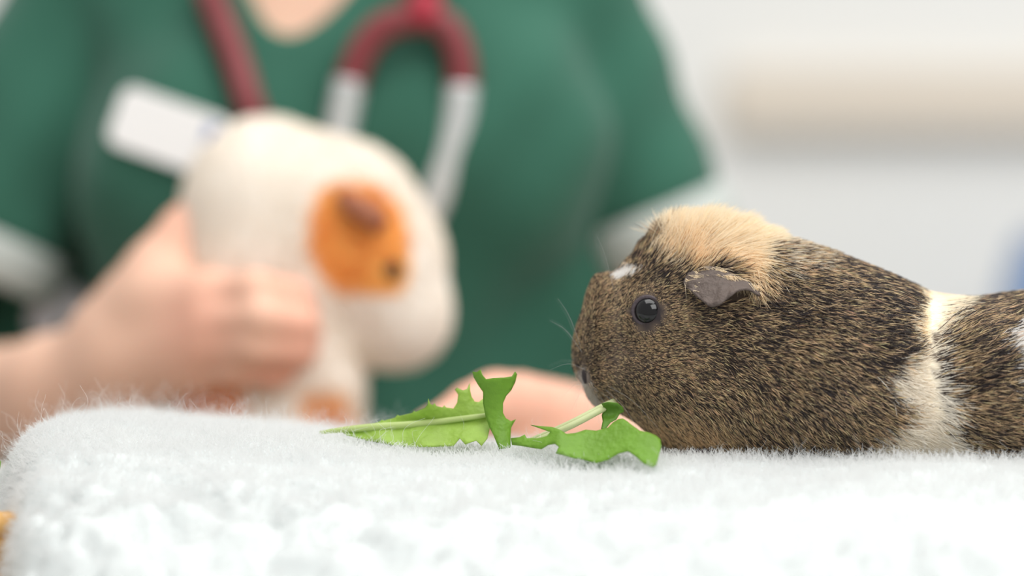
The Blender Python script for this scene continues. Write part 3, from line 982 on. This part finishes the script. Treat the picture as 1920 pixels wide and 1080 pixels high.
# right hand (picture left) closed round the white guinea pig
wL = at(95, 724, 1.615)
Fb.chain([elL, (elL + wL) / 2, wL], [.037, .037, .0275], .015)
kn = [at(392, 556, 1.535), at(392, 606, 1.527), at(382, 654, 1.530), at(366, 696, 1.540)]
for i, q in enumerate(kn):
    Fb.chain([wL + np.array((0.004, 0, .004 - .006 * i)), (wL + q) / 2 + (0, .002, 0), q], [.023, .0185, .0125], .014)
Fb.chain([at(205, 650, 1.59), at(300, 562, 1.565), kn[0]], [.022, .02, .012], .014)
fing = [[kn[0], at(480, 542, 1.515), at(550, 556, 1.527), at(572, 584, 1.548)], [kn[1], at(490, 596, 1.508), at(562, 608, 1.522), at(580, 626, 1.548)],
        [kn[2], at(478, 648, 1.512), at(552, 656, 1.524), at(572, 664, 1.548)], [kn[3], at(445, 692, 1.525), at(512, 698, 1.533), at(536, 700, 1.55)]]
for i, q in enumerate(fing):
    s = (1, 1.03, .98, .86)[i]
    Fb.chain(q, [.0116 * s, .0100 * s, .0090 * s, .0076 * s], .005)
Fb.chain([at(225, 615, 1.59), at(298, 502, 1.575), at(345, 432, 1.578), at(386, 376, 1.590)], [.024, .0155, .0118, .0095], .010)
Fb.chain([at(270, 570, 1.58), at(350, 480, 1.578)], [.018, .013], .014)
# left hand (picture right) over the back rim of the basket
wR = at(1165, 890, 1.545)
Fb.chain([elR, (elR + wR) / 2, wR], [.037, .036, .0265], .015)
kr = [at(885, 765, 1.425), at(932, 745, 1.44), at(985, 758, 1.455), at(1030, 785, 1.47)]
for i, q in enumerate(kr):
    Fb.chain([wR + np.array((-.008, 0, .006)), (wR + q) / 2 + (0, 0, .003), q], [.022, .0185, .0125], .014)
for i, q in enumerate(kr):
    s = (.95, 1.02, 1.0, .88)[i]
    e1 = q + np.array((-.022, -.012, -.012)) * s
    e2 = e1 + np.array((-.008, -.008, -.022)) * s
    e3 = e2 + np.array((.002, -.002, -.018)) * s
    Fb.chain([q, e1, e2, e3], [.0122 * s, .0104 * s, .0092 * s, .0078 * s], .004)
Fb.chain([wR + (-.012, .01, .004), at(1035, 830, 1.47), at(980, 850, 1.45), at(935, 880, 1.438)], [.02, .015, .0115, .0095], .008)
Vb, Qb = Fb.mesh()
Vb = relax(Vb, Qb, 1)
red = np.zeros(len(Vb))
for p_, r_ in [(q[-1], .028) for q in fing] + [(q[2], .024) for q in fing] + [(at(386, 376, 1.59), .04), (kn[1], .03)] + [(q, .03) for q in kr]:
    red = np.maximum(red, np.exp(-(np.linalg.norm(Vb - p_, axis=1) / r_) ** 2))
red *= .55
tn = np.array(lin(232, 190, 166)) * (1 - red[:, None]) + np.array(lin(234, 160, 138)) * red[:, None]
put('body', mesh('body', Vb, Qb, M_skin, col=tn), per)
# hair, eyes
M_hair = mat('brown_hair', lin(58, 42, 34), .5, var=.3, scale=120, bump=.5, bscale=300)
Fh = Field(hd - .16, hd + .16, .005)
Fh.ball(hd + (0, .014, .016), (.082, .094, .106), .02)
Fh.ball(hd + (0, .08, -.02), (.05, .045, .07), .02)
gx_ = [(Fh.lo[i] + Fh.h * np.arange(Fh.n[i])).astype(np.float32) for i in range(3)]
Fh.d = np.maximum(Fh.d, -(gx_[1][None, :, None] - hd[1] + .035 + (gx_[2][None, None, :] - hd[2] - .05) * .9) + 0 * gx_[0][:, None, None])
put('hair', mesh('hair', *Fh.mesh(), M_hair), per)
for s in (-1, 1):
    put('eye', mesh('eye', *sphere(hd + (s * .031, -.070, .006), .0115, 16, 12), mat('eye_white', (.8, .8, .78), .2)), per)
# trousers and shoes
Ft = Field((xc - .26, 1.66, .02), (xc + .26, 2.0, .90), .008)
Ft.ball((xc, 1.82, .80), (.165, .115, .10), .03)
for s in (-1, 1):
    Ft.chain([(xc + s * .085, 1.82, .78), (xc + s * .095, 1.81, .46), (xc + s * .10, 1.84, .09)], [.088, .066, .05], .03)
put('trousers', mesh('trousers', *Ft.mesh(), M_dk), per)
for s in (-1, 1):
    c_ = np.array((xc + s * .10, 1.80, .04))
    Fz = Field(c_ - .18, c_ + .18, .006)
    Fz.chain([c_ + (0, .055, .0), c_ + (0, -.06, -.006), c_ + (s * .01, -.10, -.012)], [.04, .034, .028], .02)
    Fz.d = np.maximum(Fz.d, (.001 - (Fz.lo[2] + Fz.h * np.arange(Fz.n[2])))[None, None, :].astype(np.float32))
    put('shoe', mesh('shoe', *Fz.mesh(), mat('shoe_black', (.02, .02, .02), .4)), per)

def front(px, py, off=.004):
    """point on the front of the shirt seen at this pixel"""
    u_ = 960 + Vs[:, 0] / (K * Vs[:, 1]); v_ = 540 - (Vs[:, 2] - CAMZ) / (K * Vs[:, 1])
    c = np.hypot(u_ - px, v_ - py) < 14
    d = Vs[c, 1].min() if c.any() else 1.70
    return at(px, py, d - off), d - off


# two round buttons at the side of the scrub top, above the wrist
M_btn = mat('button_lilac_grey', lin(238, 240, 250), .25, 0)
for bxp, byp, br in ((84, 600, .0112), (132, 572, .0128)):
    c_, _ = front(bxp, byp, .0)
    v_, f_ = tube([c_ + (0, .003, 0), c_ + (0, -.001, 0), c_ + (0, -.003, 0), c_ + (0, -.0045, 0)], [br * .9, br, br * .92, br * .55], 24)
    put('button', mesh('button', v_, f_, M_btn), per, label='round lilac-grey button')

# name badge
M_badge = mat('badge_white', lin(244, 243, 242), .35, var=.01)
M_bblue = mat('badge_blue', lin(120, 140, 186), .4)
M_grey = mat('badge_grey', lin(205, 203, 205), .5)
pa, _ = front(215, 212); pb, _ = front(425, 286)
cB = (pa + pb) / 2 + (0, -.004, 0)
ub = pb - pa; ub /= np.linalg.norm(ub)
vbv = np.cross(ub, (0, -1, 0)); vbv /= np.linalg.norm(vbv); nb = np.cross(vbv, ub)
if nb[1] > 0: nb = -nb
if vbv[2] < 0: vbv = -vbv


def badge_box(x0, x1, y0, y1, z0, z1, bev):
    V_, F_ = box(x0, x1, y0, y1, z0, z1, bev)
    return cB + V_[:, :1] * ub + V_[:, 1:2] * vbv + V_[:, 2:3] * nb, F_


bdg = empty('name_badge', cB, 'white rectangular name badge pinned aslant on the green scrub top', 'badge')
rp = np.array([(sx * (.0375 - .009) + .009 * math.cos(a_), sy * (.0185 - .009) + .009 * math.sin(a_)) for sx, sy, a0 in ((1, 1, 0), (-1, 1, 90), (-1, -1, 180), (1, -1, 270))
               for a_ in np.radians(np.linspace(a0, a0 + 90, 7))])
V_ = np.vstack([np.column_stack([rp * f_, np.full(len(rp), z_)]) for f_, z_ in ((1, 0), (1, .0026), (.97, .0035))])
m_ = len(rp)
F_ = [(r_ * m_ + i, r_ * m_ + (i + 1) % m_, (r_ + 1) * m_ + (i + 1) % m_, (r_ + 1) * m_ + i) for r_ in (0, 1) for i in range(m_)] + [tuple(range(m_))[::-1], tuple(range(2 * m_, 3 * m_))]
put('plate', mesh('plate', cB + V_[:, :1] * ub + V_[:, 1:2] * vbv + V_[:, 2:3] * nb, F_, M_badge, False), bdg)
put('logo', mesh('logo', *badge_box(.0245, .0335, .002, .013, .0034, .0040, .0002), M_bblue, False), bdg)
put('pin', mesh('pin', *badge_box(-.015, .015, -.003, .003, -.004, .0005, .0008), M_leg, False), bdg)

# stethoscope
M_tube = mat('maroon_rubber', lin(124, 56, 60), .45, spec=.35, var=.06)
M_red = mat('red_rubber', lin(168, 50, 66), .4, spec=.35)
M_met = mat('satin_steel', lin(214, 218, 218), .35, .55, var=.03)
stt = empty('stethoscope', at(780, 20, 1.69), 'maroon stethoscope with steel ear tubes hanging round the person\'s neck', 'stethoscope')
fp = lambda x, y, o=.012: front(x, y, o)[0]
dyk = fp(790, 60)[1] - .004
A = [at(500, 330, 1.672), at(496, 260, 1.674), fp(470, 200, .010), fp(445, 120, .010), fp(415, 40, .010), fp(392, -20, .010),
     nk + (-.075, .0, 1.315), nk + (-.055, .058, 1.345), nk + (.02, .07, 1.352), nk + (.075, .03, 1.325), fp(810, -60, .012), at(796, -10, dyk)]
put('tube', mesh('tube', *tube(A, .0088, 14, n=120), M_tube), stt)
yk = [(655, 165), (664, 130), (684, 88), (718, 52), (765, 36), (800, 34), (838, 52), (858, 90), (866, 130), (865, 175)]
put('yoke', mesh('yoke', *tube([at(x, y, dyk) for x, y in yk], .0092, 14, n=60), M_tube), stt)
put('yoke_joint', mesh('yoke_joint', *tube([at(795, -8, dyk - .001), at(795, 18, dyk - .002), at(790, 40, dyk)], [.0098, .0112, .0095], 14, n=16), M_red), stt, label='brighter red joint of the yoke')
for q, e in (([(656, 150), (648, 190), (640, 230), (632, 280), (628, 330)], (626, 350)), ([(866, 160), (862, 210), (852, 262), (836, 315), (815, 370), (796, 412)], (790, 425))):
    n_ = len(q)
    pp = [at(x, y, dyk + .004 * i / n_) for i, (x, y) in enumerate(q)]
    put('ear_tube', mesh('ear_tube', *tube(pp, .0098, 14, n=40), M_met), stt, label='satin steel ear tube')
    put('ear_tip', mesh('ear_tip', *sphere(at(*e, dyk + .004), (.0085, .0085, .010), 16, 12), mat('ear_tip_black', (.03, .03, .03), .4)), stt)
cpz = at(503, 372, 1.668)
V_, F_ = merge(tube([cpz + (0, .006, 0), cpz + (0, .002, 0), cpz + (0, -.004, 0), cpz + (0, -.007, 0)], [.020, .022, .022, .016], 28),
               tube([at(500, 325, 1.672), cpz + (0, 0, .010)], .006, 12))
put('chest_piece', mesh('chest_piece', V_, F_, M_met), stt)

# ------------------------------------------------------------------ white and orange guinea pig held in the hand
P2 = 1.592
Fg = Field(at(290, 1120, 1.56) - .02, at(920, 150, 1.66) + (.04, .06, .04), .0032)
Fg.lo[1] = 1.50
Fg.__init__((Fg.lo[0], 1.50, .93), (at(900, 0, 1.6)[0], 1.69, 1.245), .0030)
q = lambda x, y, d=P2: at(x, y, d)
Fg.chain([q(495, 392), q(505, 490), q(525, 620), q(535, 760), q(530, 900)], [.040, .042, .037, .036, .046], .03)
Fg.ball(q(425, 800), (.034, .034, .036), .02)
Fg.cone(q(505, 352), q(640, 418), .034, .040, .03)
Fg.cone(q(640, 412, P2 - .004), q(752, 585, P2 - .006), .040, .0262, .018)
Fg.ball(q(738, 490, P2 - .004), (.0265, .030, .030), .02)
Fg.ball(q(748, 606, P2 - .006), (.0240, .024, .0245), .015)
for s in (-1, 1):                                     # fore legs and hind legs
    Fg.chain([q(590, 680, P2 + s * .024), q(625, 740, P2 + s * .026), q(632, 800, P2 + s * .026)], [.016, .012, .008], .012)
    Fg.chain([q(560, 940, P2 + s * .03), q(640, 1010, P2 + s * .034)], [.024, .010], .015)
V2, Q2 = Fg.mesh()
V2 = relax(V2, Q2, 2)
N2, A2 = vnormals(V2, Q2)
FACE = [(598, 362), (640, 346), (700, 350), (752, 384), (770, 440), (772, 520), (748, 556), (700, 556), (640, 552), (596, 512), (580, 440)]
LOW = [(340, 715), (450, 715), (470, 800), (450, 1000), (330, 1000)]
LEG = [(570, 745), (650, 745), (670, 830), (640, 1000), (560, 900)]


def pat2(V):
    y = P2 - np.abs(V[:, 1] - P2)
    return 960 + V[:, 0] / (K * y), 540 - (V[:, 2] - CAMZ) / (K * y)


def tone2(u, v, j):
    u = u + rng.normal(0, j, len(u)); v = v + rng.normal(0, j, len(u))
    m_ = np.maximum.reduce([smooth01(poly_sd(u, v, FACE), 7), smooth01(poly_sd(u, v, LOW), 12), smooth01(poly_sd(u, v, LEG), 14) * .85])[:, None]
    wh = np.array((.90, .85, .78)); og = np.array((.90, .46, .13))
    return wh * (1 - m_) + og * m_


M_p2 = mat('white_pig_skin', (0, 0, 0), .8, spec=.1, attr=True)
pg2 = empty('guinea_pig', q(530, 1080), 'white guinea pig with an orange eye patch, held upright in the person\'s hand', 'guinea pig', 'guinea pigs')
put('body', mesh('body', V2, Q2, M_p2, col=tone2(*pat2(V2), 0)), pg2)
n2 = 26000
P, Nn = scatter(V2, Q2, N2, A2, n2)
u, v = pat2(P)
flow = np.column_stack([-.1 - .4 * np.clip((u - 480) / 200, 0, 1), np.zeros(n2), -1 + 1.75 * np.clip((u - 480) / 200, 0, 1)]) + rng.normal(0, .25, (n2, 3))
flow -= Nn * (flow * Nn).sum(1)[:, None]
flow /= np.linalg.norm(flow, axis=1)[:, None] + 1e-9
G = flow * .92 + Nn * .32
t = np.linspace(0, 1, 4)[None, :, None]
L = rng.uniform(.006, .011, (n2, 1, 1)) * np.where(np.hypot(u - 770, v - 600) < 110, .5, 1)[:, None, None]
P3 = P[:, None] + G[:, None] * t * L - Nn[:, None] * t ** 2 * L * .15
put('fur', hair_data('fur', P3, np.array([.0002, .0002, .00016, .00005])[None] * np.ones((n2, 1)), np.repeat(tone2(u, v, 5)[:, None], 4, 1), M_fur), pg2, kind='stuff')


def hit2(px, py, side=-1):
    u, v = pat2(V2)
    s = (V2[:, 1] - P2) * side > 0
    i = np.argmin(np.where(s, np.hypot(u - px, v - py), 1e9))
    return V2[i].copy(), N2[i].copy()


M_ear2 = mat('ear_pink_brown', lin(176, 112, 82), .6, var=.15, scale=120, trans=.25)
for side in (-1, 1):
    p, n = hit2(742, 505, side)
    e = put('eye', mesh('eye', *sphere(p - n * .002, .0056, 20, 14), M_eye), pg2)
    top2 = [(628, 372), (650, 362), (680, 372), (706, 392), (722, 418)]
    bot2 = [(630, 382), (650, 408), (682, 428), (706, 432), (722, 424)]
    tE, bE = catmull(top2, 18), catmull(bot2, 18)
    V_, F_ = [], []
    for i in range(18):
        for j in range(8):
            s = j / 7
            w_ = math.sin(math.pi * i / 17)
            qq = tE[i] * (1 - s) + bE[i] * s
            p, n = hit2(*qq, side)
            V_.append(p + n * (.004 + w_ * (.009 * math.sin(math.pi * min(1, s * .85)) + .003 * s)))
    for i in range(17):
        for j in range(7):
            a_ = i * 8 + j
            F_.append((a_, a_ + 8, a_ + 9, a_ + 1))
    eo = put('ear', mesh('ear', V_, F_, M_ear2), pg2)
    sm = eo.modifiers.new('thickness', 'SOLIDIFY'); sm.thickness = .001; sm.offset = 0
p, n = hit2(798, 640)
put('nose', mesh('nose', *sphere(at(790, 650, P2 - .006), (.007, .008, .006), 16, 10), mat('nose_pink', lin(232, 190, 178), .5)), pg2)
